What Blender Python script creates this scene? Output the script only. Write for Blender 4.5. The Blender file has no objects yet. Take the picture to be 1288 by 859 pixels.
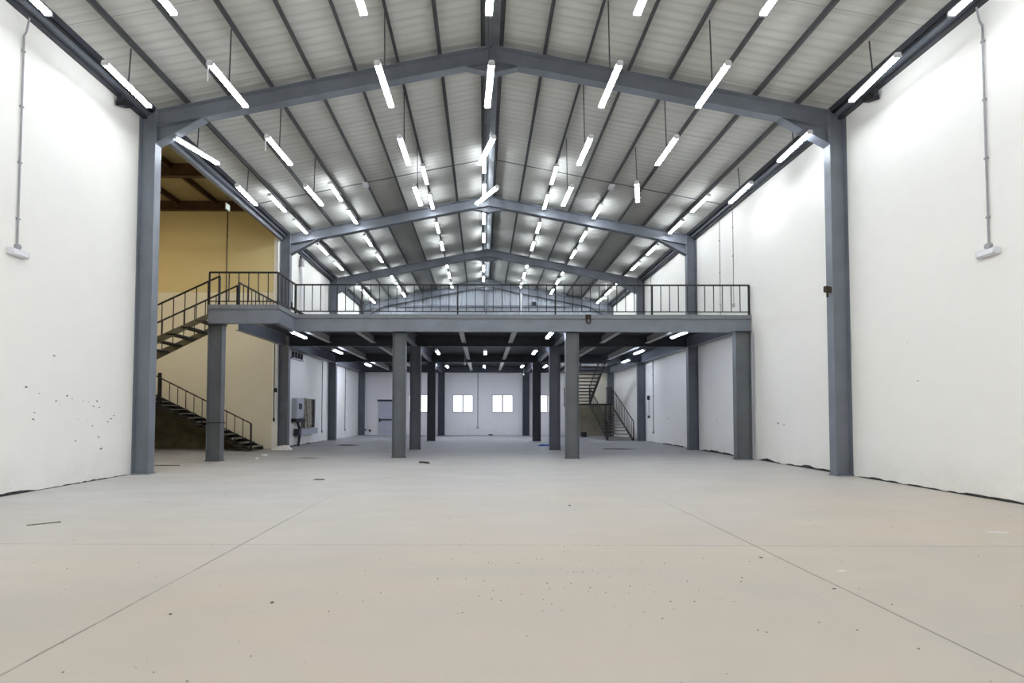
import bpy, bmesh, math, random
from mathutils import Vector, Matrix
random.seed(7)
SC = bpy.context.scene
COL = SC.collection
PI = math.pi

# ------------------------------------------------------------------ materials
def new_mat(name):
    m = bpy.data.materials.new(name); m.use_nodes = True
    nt = m.node_tree
    b = nt.nodes.get('Principled BSDF')
    return m, nt, b

def N(nt, typ, **kw):
    n = nt.nodes.new(typ)
    for k, v in kw.items():
        setattr(n, k, v)
    return n

def L(nt, a, b):
    nt.links.new(a, b)

def math_node(nt, op, a, b=None, c=None):
    n = N(nt, 'ShaderNodeMath', operation=op)
    for i, v in enumerate((a, b, c)):
        if v is None: continue
        if isinstance(v, (int, float)): n.inputs[i].default_value = v
        else: L(nt, v, n.inputs[i])
    return n.outputs[0]

def mixc(nt, fac, a, b, blend='MIX'):
    n = N(nt, 'ShaderNodeMix', data_type='RGBA', blend_type=blend)
    if isinstance(fac, (int, float)): n.inputs[0].default_value = fac
    else: L(nt, fac, n.inputs[0])
    for idx, v in ((6, a), (7, b)):
        if isinstance(v, tuple): n.inputs[idx].default_value = v if len(v) == 4 else v + (1,)
        else: L(nt, v, n.inputs[idx])
    return n.outputs[2]

def noise(nt, vec, scale, detail=4, rough=.55, dist=0):
    n = N(nt, 'ShaderNodeTexNoise')
    n.inputs['Scale'].default_value = scale; n.inputs['Detail'].default_value = detail
    n.inputs['Roughness'].default_value = rough; n.inputs['Distortion'].default_value = dist
    L(nt, vec, n.inputs['Vector'])
    return n.outputs['Fac']

def ramp(nt, fac, lo, hi):
    n = N(nt, 'ShaderNodeMapRange'); n.clamp = True
    L(nt, fac, n.inputs[0]); n.inputs[1].default_value = lo; n.inputs[2].default_value = hi
    return n.outputs[0]

def pos(nt):
    g = N(nt, 'ShaderNodeNewGeometry'); return g.outputs['Position']

def bump(nt, b, h, strength=.2, dist=.02):
    n = N(nt, 'ShaderNodeBump'); n.inputs['Strength'].default_value = strength
    n.inputs['Distance'].default_value = dist
    L(nt, h, n.inputs['Height']); L(nt, n.outputs[0], b.inputs['Normal'])

def paint(name, c, rough=.5, var=.12, scale=1.5, metal=0, spec=.4, bmp=0):
    m, nt, b = new_mat(name)
    p = pos(nt)
    f = noise(nt, p, scale, 5, .6)
    dark = tuple(x * (1 - var) for x in c); lite = tuple(min(1, x * (1 + var)) for x in c)
    L(nt, mixc(nt, ramp(nt, f, .3, .7), dark, lite), b.inputs['Base Color'])
    b.inputs['Roughness'].default_value = rough; b.inputs['Metallic'].default_value = metal
    b.inputs['Specular IOR Level'].default_value = spec
    if bmp: bump(nt, b, noise(nt, p, 60, 3), bmp, .004)
    return m

def emit(name, c, s):
    m, nt, b = new_mat(name)
    b.inputs['Base Color'].default_value = c + (1,)
    b.inputs['Emission Color'].default_value = c + (1,)
    b.inputs['Emission Strength'].default_value = s
    return m

M = {}
M['steel'] = paint('grey_blue_steel_paint', (.168, .183, .215), .42, .12, 2.2, spec=.5)
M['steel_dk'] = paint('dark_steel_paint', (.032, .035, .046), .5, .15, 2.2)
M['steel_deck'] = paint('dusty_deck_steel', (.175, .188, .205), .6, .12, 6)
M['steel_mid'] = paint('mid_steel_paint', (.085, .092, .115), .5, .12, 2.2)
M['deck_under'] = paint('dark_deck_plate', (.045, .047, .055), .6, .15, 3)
M['tread'] = paint('dusty_stair_tread', (.20, .185, .15), .7, .3, 6)
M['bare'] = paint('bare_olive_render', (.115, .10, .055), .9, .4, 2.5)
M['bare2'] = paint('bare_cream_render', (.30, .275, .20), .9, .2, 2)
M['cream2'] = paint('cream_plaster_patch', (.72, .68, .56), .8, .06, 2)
M['steel_front'] = paint('front_column_paint', (.118, .128, .138), .45, .12, 2.2)
M['steel_col'] = paint('wall_column_paint', (.130, .142, .170), .45, .12, 2.2)
M['flake'] = paint('pale_flake', (.56, .54, .51), .8, .1, 12)
M['joist'] = paint('pale_joist_paint', (.50, .50, .48), .55, .12, 5)
M['purlin'] = paint('purlin_steel', (.062, .064, .068), .5, .25, 3)
M['rail'] = paint('black_rail_paint', (.007, .006, .008), .45, .3, 8)
M['stair'] = paint('brown_black_stair_steel', (.028, .024, .02), .55, .35, 5)
M['stringer'] = paint('olive_stringer_steel', (.13, .115, .07), .55, .3, 3)
M['white'] = paint('white_enamel', (.8, .8, .82), .35, .04, 4)
M['offwhite'] = paint('off_white_plastic', (.68, .67, .72), .4, .05, 6)
M['pipe'] = paint('grey_conduit', (.3, .3, .31), .4, .15, 5)
M['pipe_dk'] = paint('dark_conduit', (.07, .07, .08), .5, .2, 5)
M['rust'] = paint('rusty_iron', (.035, .024, .012), .85, .6, 30)
M['board'] = paint('weathered_board', (.30, .27, .21), .8, .4, 9)
M['board_dk'] = paint('dark_backing_board', (.10, .095, .085), .8, .4, 9)
M['dbox'] = paint('light_grey_panel_box', (.42, .44, .50), .4, .1, 7)
M['black'] = paint('black_rubber', (.012, .012, .014), .6, .3, 9)
M['blue'] = paint('blue_sheet', (.01, .06, .35), .5, .3, 9)
M['paper'] = paint('white_scrap', (.75, .74, .72), .8, .1, 12)
M['dirt'] = paint('dark_dirt', (.06, .055, .05), .95, .6, 25)
M['wood'] = paint('splintered_wood', (.22, .19, .15), .9, .5, 20)
M['galv'] = paint('galvanised_sheet', (.52, .55, .58), .3, .15, 3, metal=.6)
M['annexbeam'] = paint('brown_red_beam', (.07, .035, .018), .6, .3, 3)
M['doorpanel'] = paint('lavender_grey_door', (.50, .50, .58), .5, .07, 2)
M['frame_al'] = paint('aluminium_frame', (.6, .6, .6), .4, .08, 4)
M['darkgap'] = paint('crumbled_joint', (.035, .035, .035), .95, .7, 18)
M['chip'] = paint('chipped_plaster', (.15, .15, .14), .95, .6, 30)
M['tube'] = emit('fluorescent_tube', (.90, .95, 1.0), 50)
M['tube_low'] = emit('fluorescent_tube_under_deck', (.76, .83, 1.0), 46)
M['tube_far'] = emit('fluorescent_tube_rear_deck', (.78, .84, 1.0), 185)
M['signface'] = emit('lit_sign_face', (.80, .95, .88), .7)

def wall_mat(name, lo, hi, zsplit=None, upper=None):
    m, nt, b = new_mat(name)
    p = pos(nt)
    big = noise(nt, p, .35, 4, .6, .4)
    fine = noise(nt, p, 3.5, 6, .65)
    c = mixc(nt, ramp(nt, big, .35, .68), lo, hi)
    c = mixc(nt, ramp(nt, fine, .25, .75), c, mixc(nt, .06, c, (.45, .45, .45)))
    sep = N(nt, 'ShaderNodeSeparateXYZ'); L(nt, p, sep.inputs[0])
    # scuffed dusty band close to the ground
    low = math_node(nt, 'MULTIPLY', ramp(nt, sep.outputs[2], .7, 0.0), ramp(nt, noise(nt, p, 1.3, 5, .7), .35, .7))
    c = mixc(nt, math_node(nt, 'MULTIPLY', low, .28), c, (.42, .40, .37))
    if zsplit:
        k = ramp(nt, sep.outputs[2], zsplit - .02, zsplit + .02)
        c = mixc(nt, k, c, upper)
    # blockwork courses under the plaster, barely visible
    br = N(nt, 'ShaderNodeTexBrick')
    cmb = N(nt, 'ShaderNodeCombineXYZ')
    L(nt, math_node(nt, 'ADD', sep.outputs[0], sep.outputs[1]), cmb.inputs[0]); L(nt, sep.outputs[2], cmb.inputs[1])
    L(nt, cmb.outputs[0], br.inputs['Vector'])
    br.inputs['Scale'].default_value = 1; br.inputs['Brick Width'].default_value = .42
    br.inputs['Row Height'].default_value = .21; br.inputs['Mortar Size'].default_value = .006
    br.inputs['Mortar Smooth'].default_value = 1
    h = math_node(nt, 'ADD', math_node(nt, 'MULTIPLY', br.outputs['Fac'], -.5), noise(nt, p, 14, 5, .7))
    bump(nt, b, h, .12, .01)
    L(nt, c, b.inputs['Base Color']); b.inputs['Roughness'].default_value = .75
    b.inputs['Specular IOR Level'].default_value = .25
    return m
M['wall'] = wall_mat('white_plaster', (.885, .87, .835), (.90, .88, .82))
M['wall_far'] = wall_mat('grey_white_plaster', (.84, .82, .82), (.88, .86, .85))
M['annex'] = wall_mat('cream_plaster', (.74, .68, .53), (.80, .74, .59), 5.7, (.68, .56, .29))
M['annexceil'] = paint('tan_roof_sheet', (.36, .29, .15), .7, .1, 2)

def floor_mat():
    m, nt, b = new_mat('dusty_concrete')
    p = pos(nt)
    sep = N(nt, 'ShaderNodeSeparateXYZ'); L(nt, p, sep.inputs[0])
    X, Y = sep.outputs[0], sep.outputs[1]
    stretch = N(nt, 'ShaderNodeMapping'); stretch.inputs['Scale'].default_value = (.55, 1.3, 1)
    L(nt, p, stretch.inputs[0]); sp = stretch.outputs[0]
    c = mixc(nt, ramp(nt, noise(nt, sp, .45, 6, .62, .6), .36, .64), (.385, .345, .295), (.435, .375, .303))
    c = mixc(nt, math_node(nt, 'MULTIPLY', ramp(nt, noise(nt, sp, .9, 5, .6, .3), .52, .72), .55), c, (.36, .345, .315))
    # greyer concrete further in and on the left
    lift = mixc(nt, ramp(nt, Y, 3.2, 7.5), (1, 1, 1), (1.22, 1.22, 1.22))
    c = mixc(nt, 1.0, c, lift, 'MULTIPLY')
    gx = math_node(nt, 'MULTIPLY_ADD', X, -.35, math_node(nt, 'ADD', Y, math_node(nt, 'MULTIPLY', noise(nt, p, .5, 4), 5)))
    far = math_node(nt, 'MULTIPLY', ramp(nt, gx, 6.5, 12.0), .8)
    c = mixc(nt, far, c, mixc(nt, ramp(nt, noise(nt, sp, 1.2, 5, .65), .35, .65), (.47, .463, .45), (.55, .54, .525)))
    c = mixc(nt, ramp(nt, Y, 12.5, 16.5), c, mixc(nt, ramp(nt, noise(nt, sp, 1.2, 5, .65), .35, .65), (.32, .318, .32), (.39, .385, .38)))  # shade under the mezzanine painted into the floor colour
    # pink dust patches
    c = mixc(nt, math_node(nt, 'MULTIPLY', ramp(nt, noise(nt, sp, 1.7, 4, .6, .8), .58, .72), .3), c, (.41, .345, .29))
    # fine speckle and grit
    c = mixc(nt, math_node(nt, 'MULTIPLY', ramp(nt, noise(nt, p, 26, 3, .7), .62, .74), .22), c, (.24, .22, .20))
    c = mixc(nt, math_node(nt, 'MULTIPLY', ramp(nt, noise(nt, p, 9, 5, .75, 1.0), .66, .76), .4), c, (.47, .45, .42))
    # saw cut joints
    def line(coord, at, w):
        d = math_node(nt, 'ABSOLUTE', math_node(nt, 'SUBTRACT', coord, at))
        return ramp(nt, d, w, w * .45)
    wob = math_node(nt, 'MULTIPLY', math_node(nt, 'SUBTRACT', noise(nt, p, 1.1, 3), .5), .03)
    Xw = math_node(nt, 'ADD', X, wob); Yw = math_node(nt, 'ADD', Y, wob)
    lines = math_node(nt, 'MAXIMUM', line(Xw, -2.57, .012), line(Xw, 2.50, .012))
    lines = math_node(nt, 'MAXIMUM', lines, math_node(nt, 'MULTIPLY', line(Yw, 4.84, .012), .55))
    lines = math_node(nt, 'MULTIPLY', lines, ramp(nt, Y, 8.5, 5.5))
    lines = math_node(nt, 'MULTIPLY', lines, ramp(nt, noise(nt, p, 2.2, 4, .7), .28, .5))
    c = mixc(nt, math_node(nt, 'MULTIPLY', lines, .8), c, (.13, .12, .11))
    L(nt, c, b.inputs['Base Color'])
    L(nt, math_node(nt, 'MULTIPLY_ADD', noise(nt, p, 2.0, 5), .25, .45), b.inputs['Roughness'])
    b.inputs['Specular IOR Level'].default_value = .35
    bump(nt, b, noise(nt, p, 35, 6, .7), .12, .006)
    return m
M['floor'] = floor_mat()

def roof_mat():
    m, nt, b = new_mat('ribbed_roof_liner')
    p = pos(nt)
    sep = N(nt, 'ShaderNodeSeparateXYZ'); L(nt, p, sep.inputs[0])
    Y = sep.outputs[1]
    w = math_node(nt, 'SINE', math_node(nt, 'MULTIPLY', Y, 2 * PI / .19))
    w2 = math_node(nt, 'POWER', math_node(nt, 'MULTIPLY_ADD', w, .5, .5), 3)
    st = N(nt, 'ShaderNodeMapping'); st.inputs['Scale'].default_value = (.5, 6, .5); L(nt, p, st.inputs[0])
    c = mixc(nt, ramp(nt, noise(nt, st.outputs[0], 1.6, 5, .6), .3, .7), (.55, .55, .515), (.64, .635, .60))
    c = mixc(nt, math_node(nt, 'MULTIPLY', w2, .22), c, (.30, .30, .28))
    # sheet laps every few metres
    lap = math_node(nt, 'PINGPONG', Y, 1.02)
    c = mixc(nt, math_node(nt, 'MULTIPLY', ramp(nt, lap, .012, .004), .5), c, (.16, .16, .15))
    L(nt, c, b.inputs['Base Color'])
    b.inputs['Roughness'].default_value = .65; b.inputs['Specular IOR Level'].default_value = .2
    bump(nt, b, w2, .25, .02)
    return m
M['roof'] = roof_mat()
M['gable'] = paint('blue_grey_sheet', (.48, .52, .58), .45, .07, 2)

def glass():
    m, nt, b = new_mat('window_glass')
    out = nt.nodes['Material Output']
    tr = N(nt, 'ShaderNodeBsdfTransparent'); gl = N(nt, 'ShaderNodeBsdfGlossy')
    gl.inputs['Roughness'].default_value = .02
    fr = N(nt, 'ShaderNodeFresnel'); fr.inputs[0].default_value = 1.45
    mx = N(nt, 'ShaderNodeMixShader')
    L(nt, fr.outputs[0], mx.inputs[0]); L(nt, tr.outputs[0], mx.inputs[1]); L(nt, gl.outputs[0], mx.inputs[2])
    L(nt, mx.outputs[0], out.inputs['Surface'])
    return m
M['glass'] = glass()

# ------------------------------------------------------------------ mesh helpers
def hexa(bm, pts):
    v = [bm.verts.new(p) for p in pts]
    for f in ((0, 3, 2, 1), (4, 5, 6, 7), (0, 1, 5, 4), (1, 2, 6, 5), (2, 3, 7, 6), (3, 0, 4, 7)):
        bm.faces.new([v[i] for i in f])

def box(bm, x0, x1, y0, y1, z0, z1):
    hexa(bm, [(x0, y0, z0), (x1, y0, z0), (x1, y1, z0), (x0, y1, z0), (x0, y0, z1), (x1, y0, z1), (x1, y1, z1), (x0, y1, z1)])
    return bm

def prism(bm, pts, axis, a0, a1):
    """pts: polygon in the two remaining axes (in x,y,z order) swept along axis from a0 to a1"""
    def P(p, a):
        return {'x': (a, p[0], p[1]), 'y': (p[0], a, p[1]), 'z': (p[0], p[1], a)}[axis]
    A = [bm.verts.new(P(p, a0)) for p in pts]; B = [bm.verts.new(P(p, a1)) for p in pts]
    n = len(pts)
    bm.faces.new(A[::-1]); bm.faces.new(B)
    for i in range(n):
        bm.faces.new([A[i], A[(i + 1) % n], B[(i + 1) % n], B[i]])
    return bm

def bar(bm, p, q, w, h=None, up=(0, 0, 1)):
    """rectangular bar from p to q"""
    h = h or w
    p, q = Vector(p), Vector(q); d = (q - p).normalized()
    u = Vector(up)
    if abs(d.dot(u)) > .98: u = Vector((0, 1, 0))
    s = d.cross(u).normalized(); t = s.cross(d).normalized()
    s, t = s * w / 2, t * h / 2
    hexa(bm, [p - s - t, p + s - t, p + s + t, p - s + t, q - s - t, q + s - t, q + s + t, q - s + t])
    return bm

def tube(bm, path, r, seg=8):
    path = [Vector(p) for p in path]
    rings = []
    prev = None
    for i, p in enumerate(path):
        if i == 0: d = path[1] - p
        elif i == len(path) - 1: d = p - path[i - 1]
        else: d = (path[i + 1] - p).normalized() + (p - path[i - 1]).normalized()
        d.normalize()
        if prev is None:
            u = Vector((0, 0, 1)) if abs(d.z) < .9 else Vector((1, 0, 0))
            s = d.cross(u).normalized()
        else:
            s = (prev - d * prev.dot(d)).normalized()
        prev = s; t = d.cross(s)
        rings.append([bm.verts.new(p + (s * math.cos(2 * PI * k / seg) + t * math.sin(2 * PI * k / seg)) * r) for k in range(seg)])
    for a, b in zip(rings, rings[1:]):
        for k in range(seg):
            bm.faces.new([a[k], a[(k + 1) % seg], b[(k + 1) % seg], b[k]])
    bm.faces.new(rings[0][::-1]); bm.faces.new(rings[-1])
    return bm

def B(): return bmesh.new()

def obj(name, bm, mat, parent=None, bevel=0):
    bmesh.ops.recalc_face_normals(bm, faces=bm.faces[:])
    if parent is not None:
        w = parent.location if parent.parent is None else parent.parent.location
        bmesh.ops.translate(bm, verts=bm.verts[:], vec=-Vector(w))
    me = bpy.data.meshes.new(name); bm.to_mesh(me); bm.free()
    me.materials.append(M[mat] if isinstance(mat, str) else mat)
    o = bpy.data.objects.new(name, me); COL.objects.link(o)
    if parent is not None: o.parent = parent
    if bevel:
        md = o.modifiers.new('bevel', 'BEVEL'); md.width = bevel; md.segments = 2; md.limit_method = 'ANGLE'
    return o

def tag(o, label, cat, group=None, kind=None):
    o['label'] = label; o['category'] = cat
    if group: o['group'] = group
    if kind: o['kind'] = kind
    return o

def thing(name, loc, label, cat, group=None):
    o = bpy.data.objects.new(name, None); COL.objects.link(o)
    o.location = loc; o.empty_display_size = .2
    return tag(o, label, cat, group)

def struct(name, bm, mat, label=None, cat=None):
    o = obj(name, bm, mat); o['kind'] = 'structure'
    if label: o['label'] = label
    if cat: o['category'] = cat
    return o

ORD = ['first', 'second', 'third', 'fourth', 'fifth', 'sixth', 'seventh', 'eighth', 'ninth', 'tenth']

# ------------------------------------------------------------------ main dimensions (metres)
A = 7.25            # inner face of wall columns
W = 7.61            # wall face
FY = [10.26, 17.55, 23.28, 28.86]     # portal frames
YB, YF = -6.0, 29.10                  # ends of the hall
S = .1985
def rt(x): return 9.28 - S * abs(x)   # top of rafters
def rs(x): return rt(x) + .165        # underside of roof sheet
DECK, BOT = 4.16, 3.68
MY = 14.05                            # mezzanine front

# ------------------------------------------------------------------ room shell
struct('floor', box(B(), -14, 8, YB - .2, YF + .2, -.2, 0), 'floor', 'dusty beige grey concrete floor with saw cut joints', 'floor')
bm = B()
for sx in (-1, 1):
    pts = [(0, rs(0)), (sx * 7.9, rs(7.9)), (sx * 7.9, rs(7.9) + .06), (0, rs(0) + .06)]
    prism(bm, pts, 'y', YB - .2, YF + .2)
struct('ceiling', bm, 'roof', 'pitched ribbed metal roof lining over the hall', 'ceiling')
WT = 7.74
struct('wall_right', box(B(), W, W + .25, YB - .2, YF + .2, 0, WT + .25), 'wall', 'white plastered long wall on the right', 'wall')
bm = box(B(), -W - .22, -W, YB - .2, FY[0] + .2, 0, WT + .25)
struct('wall_left', bm, 'wall', 'white plastered wall on the left, in front of the stair opening', 'wall')
bm = box(B(), -W - .22, -W, FY[1] + .02, YF + .2, 0, WT + .25)
struct('wall_left_rear', bm, 'wall', 'white plastered left wall beyond the stair opening', 'wall')
struct('wall_front', box(B(), -8, 8, YB - .4, YB, 0, 10), 'wall', 'white wall behind the viewer', 'wall')

# far wall with window and door openings
WIN = [(-4.65, -3.41), (-2.0, -.76), (.36, 1.63), (3.08, 4.34)]
WZ = (1.36, 2.43)
DX = (-6.49, -5.44); DZ = 2.1
bm = B()
def wbox(x0, x1, z0, z1): box(bm, x0, x1, YF, YF + .22, z0, z1)
wbox(-W - .2, DX[0], 0, DECK); wbox(DX[0], DX[1], DZ, DECK); wbox(DX[1], WIN[0][0], 0, DECK)
for i, (a, b_) in enumerate(WIN):
    wbox(a, b_, 0, WZ[0]); wbox(a, b_, WZ[1], DECK)
    nx = WIN[i + 1][0] if i < 3 else W + .2
    wbox(b_, nx, 0, DECK)
struct('wall_back', bm, 'wall_far', 'grey white plastered end wall under the mezzanine with four windows', 'wall')
for i, (a, b_) in enumerate(WIN):
    w = bpy.data.objects.new('window_%d' % (i + 1), None); COL.objects.link(w)
    w.location = ((a + b_) / 2, YF, WZ[0])
    tag(w, ['sliding window left of the far mezzanine columns, half hidden by a column',
            'bright two pane sliding window left of the central wall conduit',
            'bright two pane sliding window right of the central wall conduit',
            'bright window at the right, partly hidden behind mezzanine columns'][i], 'window', kind='structure')
    f = B(); z0, z1 = WZ; y0, y1 = YF + .04, YF + .10; t = .045
    box(f, a, b_, y0, y1, z0, z0 + t); box(f, a, b_, y0, y1, z1 - t, z1)
    box(f, a, a + t, y0, y1, z0 + t, z1 - t); box(f, b_ - t, b_, y0, y1, z0 + t, z1 - t)
    fo = obj('window_frame', f, 'frame_al', w)
    c = (a + b_) / 2
    obj('mullion', box(B(), c - .04, c + .04, y0, y1, z0 + t, z1 - t), 'frame_al', fo)
    for s in (-1, 1):
        xa, xb = (a + t, c - .035) if s < 0 else (c + .035, b_ - t)
        obj('window_pane', box(B(), xa, xb, YF + .066, YF + .072, z0 + t, z1 - t), 'glass', fo)
    obj('window_sill', box(B(), a - .03, b_ + .03, YF - .03, YF + .04, z0 - .03, z0), 'wall_far', w)

# door
d = bpy.data.objects.new('door_1', None); COL.objects.link(d); d.location = (DX[0], YF, 0)
tag(d, 'lavender grey panel door with a dark head frame in the far wall', 'door', kind='structure')
f = B()
box(f, DX[0], DX[0] + .07, YF - .02, YF + .1, 0, DZ); box(f, DX[1] - .07, DX[1], YF - .02, YF + .1, 0, DZ)
obj('door_frame', f, 'frame_al', d)
obj('door_head', box(B(), DX[0] - .02, DX[1] + .02, YF - .04, YF + .1, DZ - .09, DZ + .02), 'steel_dk', d)
dp = obj('door_panel', box(B(), DX[0] + .07, DX[1] - .07, YF + .03, YF + .08, 0.01, DZ - .09), 'doorpanel', d)
obj('push_bar', box(B(), DX[0] + .1, DX[1] - .12, YF - .03, YF + .03, .88, .95), 'steel_dk', dp)
obj('latch', box(B(), DX[0] + .09, DX[0] + .16, YF - .04, YF + .03, .78, 1.0), 'black', dp)

# gable of profiled sheet above the mezzanine
bm = B(); prof = []
x = -7.7; 
while x < 7.7:
    for dx, dy in ((0, 0), (.10, 0), (.12, -.05), (.18, -.05)):
        prof.append((x + dx, dy))
    x += .2
fr = []
for (px, dy) in prof:
    fr.append((bm.verts.new((px, YF + .05 + dy, DECK)), bm.verts.new((px, YF + .05 + dy, rs(px) + .04))))
for (a0, a1), (b0, b1) in zip(fr, fr[1:]): bm.faces.new([a0, b0, b1, a1])
struct('wall_gable', bm, 'gable', 'blue grey profiled sheet gable above the mezzanine', 'wall')
struct('wall_gable_outer', box(B(), -8, 8, YF + .24, YF + .3, DECK, 10), 'gable', 'outer skin of the gable', 'wall')

# annex bay behind the left opening
AX0 = -13.7
AY1 = 17.60
struct('wall_annex_back', box(B(), AX0, -W - .0, AY1, AY1 + .2, 0, 9.6), 'annex', 'cream plastered wall behind the left staircase', 'wall')
struct('wall_annex_left', box(B(), AX0 - .2, AX0, 8.0, AY1 + .2, 0, 9.6), 'annex', 'cream wall at the far left of the stair bay', 'wall')
struct('wall_annex_front', box(B(), AX0, -W - .22, 9.9, 10.1, 0, 9.6), 'annex', 'cream wall of the stair bay behind the near wall', 'wall')
struct('ceiling_annex', box(B(), AX0, -W - .02, 9.9, AY1 + .2, 9.05, 9.15), 'annexceil', 'tan sheet roof over the stair bay', 'ceiling')
# closing strip between annex roof and the hall eave
struct('trim_1', box(B(), -W - .06, -W - .02, FY[0] + .2, FY[1] + .02, 7.98, 9.1), 'annexceil', 'tan strip above the eave over the stair opening', 'trim')
for yy, wz, nm in ((14.75, 8.62, 'brown steel beam across the stair bay roof, nearer one'), (17.42, 8.70, 'dark brown steel beam on top of the cream stair wall')):
    b_ = B(); box(b_, AX0, -W - .1, yy, yy + .17, wz, wz + .02); box(b_, AX0, -W - .1, yy + .075, yy + .095, wz + .02, 9.05)
    tag(obj('annex_beam', b_, 'annexbeam'), nm, 'beam', 'beams across the stair bay roof')
for i, xx in enumerate((-8.5, -9.9, -11.3)):
    b_ = box(B(), xx - .04, xx + .04, 10.1, 17.4, 8.86, 9.05)
    tag(obj('annex_purlin', b_, 'annexbeam'), 'brown purlin under the stair bay roof, %s from the hall' % ORD[i], 'purlin', 'purlins of the stair bay roof')

# ------------------------------------------------------------------ portal frames
def column(x_in, x_out, y0, w, z1, label, mat='steel', plate=True, cat='column', group=None, name='steel_column', stiff=()):
    """I-section, depth along x from x_in to x_out, flanges w wide along y starting at y0"""
    lo, hi = min(x_in, x_out), max(x_in, x_out)
    t = thing(name, ((lo + hi) / 2, y0 + w / 2, 0), label, cat, group)
    tf = .016
    obj('flange', box(B(), x_in, x_in + math.copysign(tf, x_out - x_in), y0, y0 + w, 0, z1), mat, t, .003)
    obj('flange', box(B(), x_out, x_out - math.copysign(tf, x_out - x_in), y0, y0 + w, 0, z1), mat, t, .003)
    obj('web', box(B(), lo + tf, hi - tf, y0 + w / 2 - .006, y0 + w / 2 + .006, 0, z1), mat, t)
    if plate:
        obj('base_plate', box(B(), lo - .02, hi + .02, y0 - .02, y0 + w + .02, 0, .018), mat, t)
    return t

near = ['nearest the viewer', 'second from the viewer, at the mezzanine front', 'third from the viewer, beyond the mezzanine front', 'farthest, in the end wall corner']
FW = .20
for i, y in enumerate(FY):
    for sx in (-1, 1):
        side = 'left' if sx < 0 else 'right'
        column(sx * A, sx * (W - .004), y, FW, rt(A) + .02,
               'tall grey steel column against the %s wall, %s' % (side, near[i]), 'steel' if i == 0 else 'steel_col', group='portal frame columns')
        # rafter half
        r = thing('roof_rafter', (sx * 3.6, y + .1, rt(3.6)), 'grey sloping roof rafter on the %s half, %s' % (side, ['nearest the viewer', 'second from the viewer', 'third from the viewer', 'farthest, against the gable'][i]), 'rafter', 'portal frame rafters')
        D = .36; tf = .016
        xe = A
        yc = y + FW / 2
        def sl(x, off): return (sx * x, rt(x) + off)
        obj('top_flange', prism(B(), [sl(0, 0), sl(xe, 0), sl(xe, -tf), sl(0, -tf)], 'y', y, y + FW), 'steel', r)
        obj('web', prism(B(), [sl(0, -tf), sl(xe, -tf), sl(xe, -D + tf), sl(0, -D + tf)], 'y', yc - .006, yc + .006), 'steel', r)
        obj('bottom_flange', prism(B(), [sl(0, -D + tf), sl(xe, -D + tf), sl(xe, -D), sl(0, -D)], 'y', y, y + FW), 'steel', r)
        # haunch at the eave
        hb = rt(A) - D - .36
        hx = A - .98
        h = obj('haunch', prism(B(), [(sx * A, rt(A) - D), (sx * A, hb), (sx * hx, rt(hx) - D)], 'y', yc - .006, yc + .006), 'steel', r)
        k = tf
        obj('haunch_flange', prism(B(), [(sx * A, hb), (sx * A, hb - .02), (sx * (hx - .03), rt(hx) - D - .018), (sx * (hx - .03), rt(hx) - D)], 'y', y, y + FW), 'steel', r)
        obj('end_plate', box(B(), sx * (A - .014), sx * A, y, y + FW, hb - .02, rt(A)), 'steel', r)
        # apex bracket
        ax = .55; tip = rt(0) - D - .24
        obj('apex_bracket', prism(B(), [(0, rt(0) - D), (sx * ax, rt(ax) - D), (0, tip)], 'y', yc - .006, yc + .006), 'steel', r)
        obj('apex_flange', prism(B(), [(0, tip), (sx * ax, rt(ax) - D), (sx * ax, rt(ax) - D - .018), (0, tip - .02)], 'y', y + .02, y + FW - .02), 'steel', r)
        obj('apex_plate', box(B(), 0, sx * .014, y, y + FW, tip - .02, rt(0)), 'steel', r)

# purlins (Z sections) resting on the rafters
PX = [.20, 1.14, 2.05, 2.97, 3.88, 4.80, 5.71, 6.62]
def purlin(sx, px):
    z = rt(px); h = .16; fl = .05; t = .006
    bm = B()
    # web, bottom flange, top flange
    box(bm, sx * px - t, sx * px + t, YB, YF - .02, z + .004, z + h)
    box(bm, sx * px - (fl if sx > 0 else 0), sx * px + (0 if sx > 0 else fl), YB, YF - .02, z + .002, z + .012)
    box(bm, sx * px - (0 if sx > 0 else fl), sx * px + (fl if sx > 0 else 0), YB, YF - .02, z + h - .012, z + h)
    return bm
for sx in (-1, 1):
    for i, px in enumerate(PX):
        k = len(PX) - i - 1
        tag(obj('roof_purlin', purlin(sx, px), 'purlin'), 'long grey roof purlin, %s up from the %s eave' % (ORD[k], 'left' if sx < 0 else 'right'), 'purlin', 'purlins under the roof sheet')
# ridge flashing
bm = B()
prism(bm, [(-.17, rt(0) + .115), (0, rt(0) + .15), (.2, rt(0) + .115), (.2, rt(0) + .11), (0, rt(0) + .145), (-.17, rt(0) + .11)], 'y', YB, YF - .02)
tag(obj('ridge_flashing', bm, 'galv'), 'shiny folded metal flashing along the roof ridge', 'flashing')
# sag rods
for j, (yy, w_) in enumerate(((15.15, 'in the bay over the mezzanine front'), (7.2, 'in the bay nearest the viewer'))):
    if j: continue
    for sx in (-1, 1):
        bm = tube(B(), [(sx * .2, yy, rt(.2) + .09), (sx * 7.4, yy, rt(7.4) + .09)], .011, 6)
        tag(obj('sag_rod', bm, 'purlin'), 'thin steel tie rod crossing the %s roof slope between purlins' % ('left' if sx < 0 else 'right'), 'rod', 'sag rods')

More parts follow.
